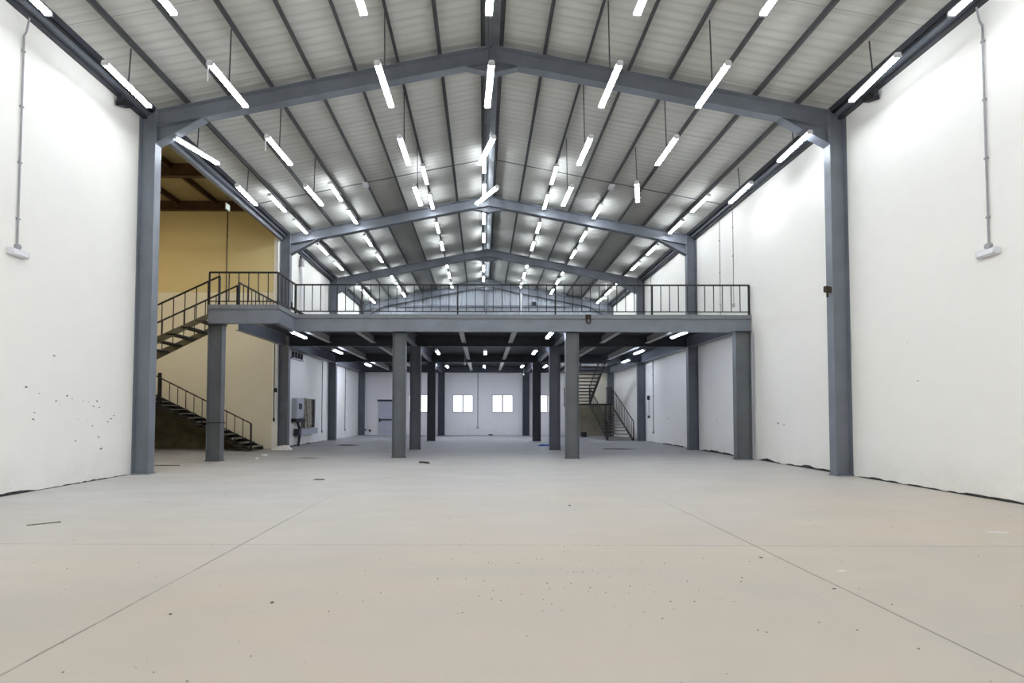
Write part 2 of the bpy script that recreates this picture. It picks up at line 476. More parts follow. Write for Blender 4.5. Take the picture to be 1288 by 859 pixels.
# eave members
for sx in (-1, 1):
    side = 'left' if sx < 0 else 'right'
    t = thing('eave_beam', (sx * 7.4, 11, 7.75), 'dark steel eave beam running along the top of the %s wall' % side, 'beam', 'eave beams')
    bm = B(); x0 = sx * 7.36
    box(bm, x0, x0 + sx * .012, YB, YF - .02, 7.84, rs(7.36) - .002)
    box(bm, x0, x0 + sx * .07, YB, YF - .02, 7.84, 7.852)
    obj('eave_channel', bm, 'steel_dk', t)
    bm = B()
    box(bm, sx * 7.44, sx * 7.60, YB, YF - .02, 7.76, 7.80); box(bm, sx * 7.44, sx * 7.456, YB, YF - .02, 7.80, 7.90)
    obj('eave_angle', bm, 'steel', t)
    bm = B(); box(bm, sx * 7.50, sx * 7.62, YB, YF - .02, 7.69, 7.735)
    obj('wall_top_flashing', bm, 'steel_dk', t)
    obj('cable', tube(B(), [(sx * 7.40, YB, 7.83), (sx * 7.40, YF - .02, 7.83)], .014, 6), 'black', t)
# box girder over the stair opening
bm = B(); box(bm, -7.62, -7.50, FY[0] + .2, FY[1], 7.60, 7.69)
tag(obj('lintel_channel', bm, 'steel'), 'grey channel lintel over the stair bay opening', 'beam')

# small brackets hanging under the eaves by the near columns
for sx, yy in ((-1, 9.55), (1, 9.35)):
    t = thing('eave_bracket', (sx * 7.45, yy, 7.55), 'small dark metal bracket under the %s eave by the near column' % ('left' if sx < 0 else 'right'), 'bracket', 'eave brackets')
    obj('hanger', box(B(), sx * 7.44, sx * 7.52, yy - .05, yy + .03, 7.52, 7.70), 'steel_dk', t)
    obj('clamp', prism(B(), [(yy - .02, 7.46), (yy + .24, 7.56), (yy + .24, 7.66), (yy - .02, 7.56)], 'x', sx * 7.42, sx * 7.56), 'black', t)

# ------------------------------------------------------------------ lights
def make_fixture(name, loc, L_, mat, rod=0, dx=0, tw=1):
    """twin tube batten along y; loc = centre of tubes"""
    t = bpy.data.objects.new(name, None); COL.objects.link(t); t.location = (0, 0, 0)
    h = L_ / 2
    bm = B()
    prism(bm, [(-.058 * tw, .022), (.058 * tw, .022), (.038 * tw, .066), (-.038 * tw, .066)], 'y', -h, h)
    obj('tray', bm, 'white', t, .004)
    for sx in (-1, 1):
        obj('tube', tube(B(), [(sx * .034, -h + .03, 0), (sx * .034, h - .03, 0)], .016, 8), mat, t)
    for sy in (-1, 1):
        bm = box(B(), -.056, .056, sy * h, sy * (h - .028), -.022, .024)
        obj('lamp_holder', bm, 'offwhite', t)
    if rod:
        obj('drop_rod', tube(B(), [(0, 0, .06), (dx, 0, rod)], .012, 6), 'pipe_dk', t)
    return t

def dup_tree(src):
    c = src.copy(); COL.objects.link(c)
    for ch in src.children:
        k = ch.copy(); COL.objects.link(k); k.parent = c
    return c

rowname = ['row by the left wall', 'second row from left wall', 'third row from left wall', 'row under the ridge',
           'third row from right wall', 'second row from right wall', 'row by the right wall']
ROWP = [-6.6, -4.78, -2.05, -.2, 2.05, 3.89, 6.62]
ROWX = [-6.71, -4.86, -2.0, -.08, 2.13, 4.0, 6.79]
PY = [6.52, 8.72, 10.93, 13.2]
proto = {}
def pend(x, y, z, rod, label, tilt=0, L_=1.2, dx=0):
    key = (round(rod, 2), round(dx, 2))
    if key not in proto:
        o = make_fixture('pendant_light', None, L_, 'tube', rod=rod, dx=dx); proto[key] = o
    else:
        o = dup_tree(proto[key])
    o.location = (x, y, z); o.rotation_euler = (0, 0, tilt)
    tag(o, label, 'light', 'pendant tube lights in the front bays')
for g, y in enumerate(PY):
    for r, x in enumerate(ROWX):
        tilt = (.04, -.04, -.02, .05, .03, 0, -.05)[r]; xx = x; yy = y
        twist = ''
        if r == 3 and g == 2: tilt = .27; xx = -.12; twist = ', twisted askew'
        if r == 3 and g == 3: tilt = .50; xx = -.1; twist = ', twisted askew'
        if r == 0 and g == 2: tilt = -.30; xx = -6.74
        if r == 5 and g == 3: tilt = -.33; xx = 3.98; yy = 12.98; twist = ', twisted askew'
        if r == 6 and g in (2, 3): yy = y - .18
        if r == 6 and g == 1: yy = 8.53; tilt = -.1
        pend(xx, yy, 7.28, rt(ROWP[r]) + .03 - 7.28, 'hanging tube light%s, %s from the viewer, %s' % (twist, ORD[g], rowname[r]), tilt, dx=(ROWP[r] - x) * .3)
for y, k in ((8.14, 'first'), (10.35, 'second')):
    tag(obj('dangling_strap', box(B(), -4.93, -4.905, y, y + .004, 6.98, 7.34), 'white'), 'short white strap dangling from a tube light, %s back, left half' % k, 'strap', 'dangling straps')
# roof mounted battens above the mezzanine
RX = [-6.64, -4.82, -2.03, -.16, 2.03, 3.84, 6.60]
RY = [15.02, 16.92, 19.3, 21.45, 24.1, 26.02, 28.10]
surf = None
for r, x in enumerate(RX):
    k = 0
    for g, y in enumerate(RY):
        if r == 5 and g == 0: continue
        if surf is None: surf = make_fixture('roof_batten_light', None, 1.2, 'tube', tw=.78); o = surf
        else: o = dup_tree(surf)
        o.location = (x, y, rt(x) - .105)
        tag(o, 'roof-mounted tube light above the mezzanine, %s from the front, %s' % (ORD[k], rowname[r]), 'light', 'tube lights on the roof above the mezzanine')
        k += 1
# battens below the deck
LOW = [(-5.95, 15.1, 'left aisle under the deck, nearest'), (-5.97, 19.2, 'left aisle under the deck, second back'), (-6.0, 24.4, 'left aisle under the deck, farthest'),
       (-2.0, 19.3, 'left of the centre aisle under the deck, nearer'), (-2.05, 25.2, 'left of the centre aisle under the deck, farther'),
       (-.09, 19.35, 'centre line under the deck, nearer'), (-.12, 25.1, 'centre line under the deck, farther'),
       (1.89, 15.05, 'beside the right front column under the deck'), (1.87, 19.2, 'right of the centre aisle under the deck, second back'), (1.85, 25.0, 'right of the centre aisle under the deck, farthest'),
       (3.05, 25.0, 'under the deck just left of the rear staircase'),
       (5.88, 14.95, 'right aisle under the deck, nearest'), (6.0, 19.15, 'right aisle under the deck, second back'), (6.45, 22.5, 'right aisle under the deck, near the rear stairs')]
low = lowf = None
for x, y, lb in LOW:
    if low is None:
        low = make_fixture('deck_batten_light', None, 1.2, 'tube_low', rod=.372); o = low
    elif y < 23: o = dup_tree(low)
    elif lowf is None:
        lowf = make_fixture('deck_batten_light', None, 1.2, 'tube_far', rod=.372); o = lowf
    else: o = dup_tree(lowf)
    o.location = (x, y, 3.735)
    tag(o, 'white tube light, ' + lb, 'light', 'tube lights under the mezzanine deck')

# ------------------------------------------------------------------ mezzanine
PXL, PXR, PYF = -7.47, -5.645, 12.82
HX = (4.55, 7.2); HY = (23.45, 28.9)   # stair opening in the deck
mz = thing('mezzanine_deck', (0, 20, DECK), 'grey steel mezzanine deck with a projecting landing at the left', 'deck')
zt = DECK; zb = DECK - .06
bm = B()
box(bm, -7.24, HX[0], MY + .02, YF - .01, zb, zt)
box(bm, HX[0], 7.24, MY + .02, HY[0], zb, zt)
box(bm, HX[1], 7.24, HY[0], YF - .01, zb, zt)
for a0, a1 in ((MY + .02, 17.54), (17.76, 23.27), (23.49, 28.85)): box(bm, 7.24, W - .005, a0, a1, zb, zt)
for a0, a1 in ((17.76, 23.27), (23.49, 28.85)): box(bm, -W + .005, -7.24, a0, a1, zb, zt)
box(bm, PXL + .02, PXR - .02, PYF + .02, MY + .02, zb, zt)
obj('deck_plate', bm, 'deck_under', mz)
lip = .11
def edge(bm_, x0, x1, y0, y1): box(bm_, x0, x1, y0, y1, DECK - lip, DECK + .012)
bm = B(); edge(bm, PXR, 7.58, MY - .05, MY + .02)
obj('edge_channel', bm, 'steel_deck', mz, .008)
bm = B(); edge(bm, PXL, PXR + .05, PYF - .05, PYF + .02)
obj('edge_channel', bm, 'steel_deck', mz, .008)
bm = B(); edge(bm, PXR - .02, PXR + .05, PYF + .02, MY - .05)
obj('edge_channel', bm, 'steel_deck', mz, .008)

def ibeam_x(name, x0, x1, yc, z0, z1, w, label, mat='steel', group=None, front_web=False):
    t = thing(name, ((x0 + x1) / 2, yc, z0), label, 'beam', group)
    tf = .014
    obj('web', box(B(), x0, x1, yc - .006, yc + .006, z0 + tf, z1 - tf), mat, t)
    obj('bottom_flange', box(B(), x0, x1, yc - w / 2, yc + w / 2, z0, z0 + tf), mat, t)
    obj('top_flange', box(B(), x0, x1, yc - w / 2, yc + w / 2, z1 - tf, z1), mat, t)
    return t
def ibeam_y(name, y0, y1, xc, z0, z1, w, label, mat='steel', group=None):
    t = thing(name, (xc, (y0 + y1) / 2, z0), label, 'beam', group)
    tf = .014
    obj('web', box(B(), xc - .006, xc + .006, y0, y1, z0 + tf, z1 - tf), mat, t)
    obj('bottom_flange', box(B(), xc - w / 2, xc + w / 2, y0, y1, z0, z0 + tf), mat, t)
    obj('top_flange', box(B(), xc - w / 2, xc + w / 2, y0, y1, z1 - tf, z1), mat, t)
    return t
TOPB = DECK - .064
# front edge beams: channels with the plain web outward
def channel_front(x0, x1, y, label, z0=BOT):
    t = thing('edge_beam', ((x0 + x1) / 2, y, z0), label, 'beam', 'mezzanine edge beams')
    obj('web', box(B(), x0, x1, y, y + .012, z0, DECK - lip - .001), 'steel', t)
    obj('bottom_flange', box(B(), x0, x1, y + .012, y + .16, z0, z0 + .014), 'steel', t)
    return t
channel_front(PXR, 7.57, MY - .02, 'long grey steel beam along the mezzanine front edge')
channel_front(PXL - .02, PXR + .02, PYF - .02, 'short grey steel beam across the front of the projecting landing')
t = thing('edge_beam', (PXR, 13.4, BOT), 'short grey side beam joining the landing to the mezzanine front', 'beam', 'mezzanine edge beams')
obj('web', box(B(), PXR + .008, PXR + .02, PYF - .008, MY - .021, BOT, DECK - lip - .001), 'steel', t)
obj('bottom_flange', box(B(), PXR - .14, PXR + .008, PYF, MY - .021, BOT, BOT + .014), 'steel', t)
# transverse beams
ZB = 3.735
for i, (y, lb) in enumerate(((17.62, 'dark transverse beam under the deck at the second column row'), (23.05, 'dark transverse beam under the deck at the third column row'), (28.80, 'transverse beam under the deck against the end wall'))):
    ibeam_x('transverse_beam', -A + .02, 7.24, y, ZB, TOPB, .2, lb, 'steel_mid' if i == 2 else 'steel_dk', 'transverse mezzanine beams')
# longitudinal main beams on the column lines and by the walls
CXL, CXR = -2.64, 2.41
for xc, lb in ((CXL, 'left centre column line'), (CXR, 'right centre column line'), (7.33, 'right wall'), (-7.33, 'left side of the hall')):
    ys = [(MY + .05, 17.50), (17.74, 22.93), (23.17, 28.68)]
    for j, (y0, y1) in enumerate(ys):
        ibeam_y('main_beam', y0, y1, xc, ZB - .02, TOPB, .18, 'grey lengthwise main beam under the deck, %s bay, %s' % (ORD[j], lb), 'steel', 'lengthwise mezzanine beams')
# secondary joists
JX = [-5.75, -4.15, -.87, .80, 4.1, 5.75]
def joist_bm(xc, y0, y1):
    bm = B(); z0, z1, w, tf = 3.85, TOPB, .16, .012
    box(bm, xc - .005, xc + .005, y0, y1, z0 + tf, z1); box(bm, xc - w / 2, xc + w / 2, y0, y1, z0, z0 + tf)
    return bm
jn = ['first from the left', 'second from the left', 'just left of centre', 'just right of centre', 'second from the right', 'first from the right']
for j, (y0, y1) in enumerate(((MY + .15, 17.5), (17.74, 22.93), (23.17, 28.68))):
    for k, xc in enumerate(JX):
        if j == 2 and HX[0] < xc < HX[1]: continue
        tag(obj('floor_joist', joist_bm(xc, y0, y1), 'joist'), 'pale deck joist, %s bay back, %s' % (ORD[j], jn[k]), 'joist', 'mezzanine joists')
# trimmer beside the rear stair opening
ibeam_y('trimmer_beam', 23.17, 28.68, HX[0] - .1, ZB, TOPB, .15, 'grey trimmer beam beside the rear stair opening', 'steel')

# mezzanine columns
def mcol(xc, y, lb, mat='steel_front', dep=.385, z1=BOT):
    t = column(xc - dep / 2, xc + dep / 2, y, .2, z1 - .016, lb, mat, group='mezzanine columns', name='mezzanine_column')
    obj('cap_plate', box(B(), xc - dep / 2 - .02, xc + dep / 2 + .02, y - .02, y + .22, z1 - .016, z1 - .001), 'steel_dk', t)
    return t
mcol(-7.42, 13.02, 'grey steel column under the projecting landing at the left')
mcol(CXL, MY + .10, 'front left of the four central mezzanine column pairs')
mcol(CXR, MY + .02, 'front right central mezzanine column before the rear stairs')
mcol(7.27, 13.86, 'grey steel column at the right end of the mezzanine front', dep=.44)
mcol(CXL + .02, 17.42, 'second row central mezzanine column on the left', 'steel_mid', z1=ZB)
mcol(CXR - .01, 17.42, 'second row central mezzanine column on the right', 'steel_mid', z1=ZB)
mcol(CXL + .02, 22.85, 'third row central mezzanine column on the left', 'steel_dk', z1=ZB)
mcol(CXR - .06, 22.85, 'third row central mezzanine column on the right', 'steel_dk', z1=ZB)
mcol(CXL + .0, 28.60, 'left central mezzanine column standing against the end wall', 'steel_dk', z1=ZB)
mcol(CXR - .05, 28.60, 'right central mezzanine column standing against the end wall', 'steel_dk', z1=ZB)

# wire wrapped round the landing column
bm = B()
z = 1.03
tube(bm, [(-7.62, 13.0, z), (-7.22, 13.0, z + .01), (-7.21, 13.23, z), (-7.63, 13.23, z - .01), (-7.62, 13.0, z)], .014, 6)
tag(obj('wire_loop', bm, 'black'), 'dark wire tied round the column under the landing', 'wire')

# rusty hook on the front beam
t = thing('rusty_hook', (2.86, MY - .07, 3.95), 'rusty iron hook hanging on the mezzanine front beam', 'hook')
obj('plate', box(B(), 2.78, 2.94, MY - .075, MY - .045, 4.06, 4.17), 'rust', t)
obj('hook', tube(B(), [(2.81, MY - .07, 4.10), (2.81, MY - .08, 3.96), (2.83, MY - .08, 3.92), (2.87, MY - .08, 3.91), (2.91, MY - .08, 3.93), (2.92, MY - .08, 3.98), (2.91, MY - .08, 4.06)], .022, 8), 'rust', t)
# rusty bracket on the near right column
t = thing('rusty_bracket', (A - .03, FY[0] + .06, 3.9), 'small rusty bracket stub on the near right column', 'bracket')
obj('stub', prism(B(), [(7.13, 3.92), (7.25, 3.90), (7.25, 4.02), (7.13, 4.04)], 'y', FY[0] + .04, FY[0] + .12), 'rust', t)
obj('bolt', tube(B(), [(7.17, FY[0] + .06, 3.80), (7.17, FY[0] + .06, 4.0)], .02, 8), 'rust', t)
# drop hooks under the deck
for x, y, lb in ((-.95, 20.6, 'left'), (2.0, 26.0, 'right')):
    t = thing('ceiling_hook', (x, y, 3.4), 'thin pale rod hanging under the deck on the %s of centre' % lb, 'rod', 'rods under the deck')
    obj('rod', tube(B(), [(x, y, 3.42), (x, y, 4.09)], .012, 6), 'pipe', t)
    obj('hub', tube(B(), [(x, y, 3.36), (x, y, 3.43)], .045, 10), 'pipe', t)

# ------------------------------------------------------------------ railings
ZR, ZL = 5.04, 4.265
def guard(p, q, posts, nb, label, z0=DECK, thick=.045, start=True):
    """posts: list of parameters along p->q; nb: balusters in each panel"""
    p, q = Vector(p), Vector(q)
    t = thing('guard_rail', ((p.x + q.x) / 2, (p.y + q.y) / 2, z0), label, 'railing', 'black mezzanine railings')
    obj('top_rail', bar(B(), (p.x, p.y, ZR), (q.x, q.y, ZR), .045, .04), 'rail', t)
    obj('bottom_rail', bar(B(), (p.x, p.y, ZL), (q.x, q.y, ZL), .03, .025), 'rail', t)
    for s in posts:
        c = p.lerp(q, s)
        obj('post', bar(B(), (c.x, c.y, z0 + .013), (c.x, c.y, ZR), thick), 'rail', t)
    for (s0, s1), n in zip(zip(posts, posts[1:]), nb):
        for k in range(n):
            c = p.lerp(q, s0 + (s1 - s0) * (k + 1) / (n + 1))
            obj('baluster', bar(B(), (c.x, c.y, ZL), (c.x, c.y, ZR), .02), 'rail', t)
    return t
ax0, ax1 = PXR, 7.54
ps = [(x - ax0) / (ax1 - ax0) for x in (-5.645, -3.71, -.926, 1.914, 4.725, 7.54)]
guard((ax0, MY - .01, 0), (ax1, MY - .01, 0), ps, [7, 10, 10, 10, 10], 'long black railing along the mezzanine front')
guard((PXL, PYF - .01, 0), (PXR, PYF - .01, 0), [0, 1], [6], 'short black railing across the front of the projecting landing', thick=.035)
guard((PXR, PYF + .03, 0), (PXR, MY - .06, 0), [0, 1], [4], 'short black railing on the right side of the landing', thick=.03)
guard((-7.2, 13.84, 0), (-7.2, 17.4, 0), [0, 1], [13], 'black railing on the mezzanine edge beside the cream wall')
# timber leaning behind the railing corner
t = thing('timber_offcut', (-5.9, 14.9, DECK), 'dark timber offcut leaning behind the railing corner on the deck', 'timber')
obj('plank', bar(B(), (-6.02, 14.6, 4.5), (-5.5, 14.75, 4.19), .05, .09), 'stair', t)
obj('peg', bar(B(), (-5.98, 14.62, 4.47), (-5.99, 14.62, 4.66), .04), 'stair', t)

# ------------------------------------------------------------------ staircases
def flight(t, p0, p1, width_vec, n, mat_s='stringer', skip_last=False, rail_sides=(0, 1), rise_rail=.88, nb=10, mid=False, depth=.25, newel=True, sdepth=.2, ext=0, drop=0, tread='stair', tth=.035):
    """p0 foot, p1 head (on side 0); width_vec to the other side"""
    p0, p1, wv = Vector(p0), Vector(p1), Vector(width_vec)
    run = Vector((p1.x - p0.x, p1.y - p0.y, 0)); dirn = run.normalized()
    for s in (0, 1):
        o = wv * s
        a, b_ = p0 + o, p1 + o
        dz = sdepth
        bm = B()
        w = wv.normalized() * .02 * (1 if s == 0 else -1)
        k_ = Vector((0, 0, -drop)); a_lo = max(-dz * .55, -a.z)
        pts = [a + Vector((0, 0, a_lo)), a + dirn * .18 + Vector((0, 0, max(-dz * .55, -a.z))), b_ + Vector((0, 0, -dz * .8)), b_ + Vector((0, 0, .02 - drop)), a + Vector((0, 0, max(.14 - drop, .03)))]
        A_ = [bm.verts.new(q) for q in pts]; B_ = [bm.verts.new(q + w) for q in pts]
        bm.faces.new(A_); bm.faces.new(B_[::-1])
        m_ = len(pts)
        for i in range(m_): bm.faces.new([A_[i], B_[i], B_[(i + 1) % m_], A_[(i + 1) % m_]])
        obj('stringer', bm, mat_s, t)
    for i in range(n):
        f = (i + .5) / n
        c = p0.lerp(p1, f); c.z = p0.z + (p1.z - p0.z) * (i + 1) / (n + 1)
        bm = B()
        u = dirn * depth / 2
        q = [c - u, c + u, c + u + wv, c - u + wv]
        hexa(bm, [v + Vector((0, 0, -tth)) for v in q] + [Vector(v) for v in q])
        obj('tread', bm, tread, t)
    for s in rail_sides:
        o = wv * s
        pe = p1 + (p1 - p0) * (ext / (p1 - p0).length)
        a = p0 + o + Vector((0, 0, rise_rail + .06)) ; b_ = pe + o + Vector((0, 0, rise_rail))
        obj('handrail', bar(B(), a, b_, .035), 'rail', t)
        for k in range(nb + 1):
            f = k / nb
            c = (p0 + o).lerp(pe + o, f)
            thick = .045 if k in (0, nb) and newel else .018
            top = a.lerp(b_, f).z
            obj('newel_post' if thick > .03 else 'baluster', bar(B(), (c.x, c.y, c.z + (0 if k == 0 else .02)), (c.x, c.y, top), thick), 'rail', t)

t = thing('steel_staircase', (-10.2, 15.2, 0), 'dark steel staircase in two flights against the cream wall at the left', 'staircase', 'steel staircases')
LZ = 2.0
flight(t, (-8.06, 16.5, 0), (-11.98, 16.5, LZ), (0, .95, 0), 13, 'stair', rail_sides=(0,), nb=14, depth=.27, drop=.05, tread='tread')
flight(t, (-11.5, 12.86, LZ), (-7.5, 12.86, 3.94), (0, .95, 0), 10, 'stringer', nb=14, depth=.28, sdepth=.16, ext=.3)
bm = B(); hexa(bm, [(-8.4, 16.53, .05), (-8.4, 17.43, .05), (-11.97, 17.43, 1.86), (-11.97, 16.53, 1.86), (-8.4, 16.53, .06), (-8.4, 17.43, .06), (-11.97, 17.43, 1.87), (-11.97, 16.53, 1.87)])
obj('soffit_plate', bm, 'stair', t)  # added plate below the treads, blocks light to the wall beneath
bm = B(); box(bm, -13.0, -11.96, 12.86, 17.45, LZ - .08, LZ); box(bm, -11.96, -11.5, 12.86, 16.3, LZ - .08, LZ)
obj('landing', bm, 'stair', t)
for x, y in ((-12.9, 12.95), (-12.9, 17.4), (-11.6, 12.95), (-11.6, 16.25)):
    obj('landing_leg', bar(B(), (x, y, 0), (x, y, LZ - .08), .1), 'stair', t)
obj('newel_post', bar(B(), (-11.19, 16.48, 1.6), (-11.19, 16.48, 2.66), .08), 'rail', t)

t = thing('steel_staircase', (5.9, 26, 0), 'dark steel staircase in two flights at the back right under the deck', 'staircase', 'steel staircases')
LZ2 = 1.87
flight(t, (5.86, 23.55, 0), (5.86, 27.45, LZ2), (1.25, 0, 0), 11, 'stair', nb=13, depth=.28, drop=.06, tread='tread')
flight(t, (4.62, 27.45, LZ2), (4.62, 23.35, DECK - .02), (1.22, 0, 0), 13, 'stair', nb=13, depth=.31, tth=.05)
obj('landing', box(B(), 4.6, 7.13, 27.45, 28.75, LZ2 - .08, LZ2), 'stair', t)
for x, y in ((4.7, 27.55), (7.05, 28.65), (4.7, 28.65), (7.05, 27.6)):
    obj('landing_leg', bar(B(), (x, y, 0), (x, y, LZ2 - .08), .09), 'stair', t)
bm = B()
for k in range(9): bar(bm, (7.1, 27.45 + k * .15, LZ2), (7.1, 27.45 + k * .15, LZ2 + .95), .018)
bar(bm, (7.1, 27.4, LZ2 + .95), (7.1, 28.7, LZ2 + .95), .035)
obj('landing_rail', bm, 'rail', t)
# ------------------------------------------------------------------ wall fittings
def wall_light(sx, y, z, ztop, label):
    t = thing('emergency_light', (sx * W, y, z), label, 'wall light', 'emergency lights on the walls')
    x = sx * W
    bm = B(); prism(bm, [(x, z - .05), (x - sx * .06, z - .065), (x - sx * .085, z - .03), (x - sx * .085, z + .04), (x - sx * .06, z + .055), (x, z + .055)], 'y', y - .15, y + .15)
    obj('housing', bm, 'offwhite', t, .008)
    obj('diffuser', box(B(), x - sx * .088, x - sx * .084, y - .12, y + .12, z - .035, z + .03), 'white', t)
    bm = tube(B(), [(x - sx * .001, y, z + .10), (x - sx * .05, y, z + .10)], .045, 12)
    obj('junction_box', bm, 'pipe', t)
    obj('conduit', tube(B(), [(x - sx * .02, y, z + .1), (x - sx * .02, y, ztop - .3), (x - sx * .06, y, ztop - .22), (x - sx * .10, y, ztop)], .013, 8), 'pipe', t)
    for k in range(4):
        zz = z + .55 + k * (ztop - z - 1.1) / 3
        obj('clip', box(B(), x, x - sx * .036, y - .022, y + .022, zz - .015, zz + .015), 'pipe', t)
wall_light(-1, 7.62, 3.83, 7.66, 'white emergency light box on a conduit drop, left wall')
wall_light(1, 7.41, 3.79, 7.66, 'white emergency light box on a conduit drop, right wall')

def conduit(x, y, z0, z1, label, mat='pipe_dk', r=.014, nrm=(1, 0), boxed=True, bw=.05):
    """nrm points into the room"""
    t = thing('wall_conduit', (x, y, z0), label, 'conduit', 'conduits on the walls')
    cx, cy = x + nrm[0] * r, y + nrm[1] * r
    obj('pipe', tube(B(), [(cx, cy, z0), (cx, cy, z1)], r, 8), mat, t)
    if boxed:
        bm = B()
        if nrm[0]: box(bm, x, x + nrm[0] * .05, y - bw, y + bw, z0 - .1, z0 + .01)
        else: box(bm, x - bw, x + bw, y, y + nrm[1] * .05, z0 - .1, z0 + .01)
        obj('switch_box', bm, 'pipe', t, .006)
    for k in range(3):
        zz = z0 + (z1 - z0) * (.2 + .3 * k)
        bm = B()
        if nrm[0]: box(bm, x, x + nrm[0] * .034, y - .022, y + .022, zz - .012, zz + .012)
        else: box(bm, x - .022, x + .022, y, y + nrm[1] * .034, zz - .012, zz + .012)
        obj('clip', bm, mat, t)
    return t
conduit(-W, 22.35, .5, 3.72, 'dark conduit on the left wall right of the leaning boards')
conduit(-W, 26.1, .45, 3.72, 'dark conduit on the left wall in the last bay')
conduit(W, 22.2, .5, 3.72, 'dark conduit with a low switch box on the right wall under the deck', nrm=(-1, 0))
conduit(W, 15.85, DECK + .02, 7.72, 'thin pale conduit on the right wall above the deck, farther one', 'pipe', .010, (-1, 0), False)
conduit(W, 15.0, 4.72, 7.72, 'thin grey conduit ending in a small box above the deck, right wall', 'pipe', .010, (-1, 0), True, .04)
conduit(W, 22.4, DECK + .02, 7.72, 'thin pale conduit on the right wall above the deck in the third bay', 'pipe', .010, (-1, 0), False)
conduit(-.49, YF, .5, 3.72, 'dark conduit down the middle of the end wall', 'pipe_dk', .018, (0, -1), True, .06)
conduit(-9.57, AY1, DECK, 8.68, 'dark conduit running up the cream wall above the stairs', 'pipe_dk', .016, (0, -1), False)
conduit(4.70, YF, 1.7, 2.85, 'short dark pipe on the end wall right of the last window', 'black', .03, (0, -1), False)

# white downpipes by the second column and beyond it
t = thing('white_downpipe', (-7.62, 17.45, 0), 'white pipe down the corner beside the second left column', 'pipe', 'white pipes')
obj('pipe', tube(B(), [(-7.66, 17.52, .95), (-7.66, 17.52, 7.55)], .035, 10), 'white', t)
obj('thin_pipe', tube(B(), [(-7.76, 17.56, 1.0), (-7.76, 17.56, 4.0)], .014, 8), 'pipe_dk', t)
obj('switch_box', box(B(), -7.70, -7.62, 17.46, 17.50, 2.05, 2.2), 'black', t)
obj('isolator', box(B(), -7.76, -7.70, 17.50, 17.56, 1.0, 1.12), 'black', t)
t = thing('white_downpipe', (-7.5, 19.4, DECK), 'white pipe with a wide collar on the left wall behind the railing', 'pipe', 'white pipes')
obj('pipe', tube(B(), [(-7.5, 19.4, DECK), (-7.5, 19.4, 7.0), (-7.51, 19.4, 7.35)], .062, 12), 'white', t)
obj('collar', tube(B(), [(-7.51, 19.4, 7.2), (-7.51, 19.4, 7.5)], .1, 12), 'pipe', t)
obj('bracket', bar(B(), (-7.5, 19.22, 7.55), (-7.5, 19.62, 7.55), .06), 'black', t)

# exit sign hanging in the opening
t = thing('hanging_sign', (-8.05, 14.9, 7.85), 'small pale lit sign box hanging in the stair opening', 'sign')
obj('sign_box', box(B(), -8.16, -8.13, 14.78, 15.02, 7.60, 7.80), 'offwhite', t, .006)
obj('sign_face', box(B(), -8.129, -8.125, 14.80, 15.0, 7.62, 7.78), 'signface', t)
obj('drop_rod', tube(B(), [(-8.145, 14.9, 7.8), (-8.145, 14.9, 8.62)], .012, 6), 'pipe_dk', t)

# electrical panel on the left wall
x = -W
t = thing('electrical_panel', (x, 19.3, 1.0), 'pale grey electrical panel box on the left wall under the deck', 'electrical panel')
obj('cabinet', box(B(), x, x + .18, 18.85, 19.62, 1.08, 1.88), 'dbox', t, .01)
cdoor = obj('cabinet_door', box(B(), x + .18, x + .195, 18.88, 19.59, 1.11, 1.85), 'dbox', t, .006)
obj('meter_window', box(B(), x + .195, x + .2, 19.05, 19.4, 1.45, 1.68), 'steel_dk', cdoor)
obj('cable_entry', box(B(), x, x + .2, 18.8, 19.75, .94, 1.08), 'black', t)
obj('cable', tube(B(), [(x + .08, 19.25, .95), (x + .12, 19.33, .7), (x + .1, 19.45, .45), (x + .12, 19.3, .15), (x + .14, 19.2, .03)], .05, 8), 'black', t)
t = thing('backing_board', (x, 20.5, .6), 'dark backing board on the left wall with upright planks', 'board')
obj('panel', box(B(), x, x + .03, 19.78, 21.3, .68, 1.9), 'board_dk', t)
obj('plank', bar(B(), (x + .06, 20.25, .66), (x + .06, 19.95, 1.9), .04, .3, (0, 1, 0)), 'board', t)
obj('plank', bar(B(), (x + .10, 20.45, .66), (x + .10, 20.2, 1.89), .04, .26, (0, 1, 0)), 'board', t)
obj('plank', bar(B(), (x + .06, 20.75, .80), (x + .06, 20.62, 1.9), .04, .22, (0, 1, 0)), 'board', t)
obj('plank', bar(B(), (x + .06, 21.15, .70), (x + .06, 21.18, 1.9), .04, .16, (0, 1, 0)), 'board_dk', t)
t = thing('cable_trough', (x, 20.3, .48), 'grey cable trough on the left wall below the boards', 'cable trough')
obj('trough', box(B(), x, x + .2, 19.3, 21.3, .42, .66), 'dbox', t, .01)
obj('end_cap', box(B(), x, x + .22, 19.05, 19.3, .40, .68), 'steel_dk', t)
t = thing('cable_bracket', (x, 19.2, 3.5), 'grey bracket with four insulators high on the left wall under the deck', 'bracket')
obj('arm', box(B(), x, x + .1, 18.6, 19.75, 3.40, 3.46), 'pipe', t)
for k in range(4):
    y = 18.75 + k * .28
    obj('insulator', tube(B(), [(x + .08, y, 3.46), (x + .08, y, 3.68)], .05, 8), 'black', t)
t = thing('switch_pair', (W, 22.9, 1.2), 'pair of small dark switches joined by a pipe on the right wall', 'switch')
obj('switch', box(B(), W - .08, W, 22.68, 22.85, 1.95, 2.15), 'steel_dk', t)
obj('switch', box(B(), W - .06, W, 22.69, 22.83, 1.1, 1.22), 'steel_dk', t)
obj('pipe', tube(B(), [(W - .02, 22.76, 1.22), (W - .02, 22.76, 1.95)], .012, 6), 'pipe', t)
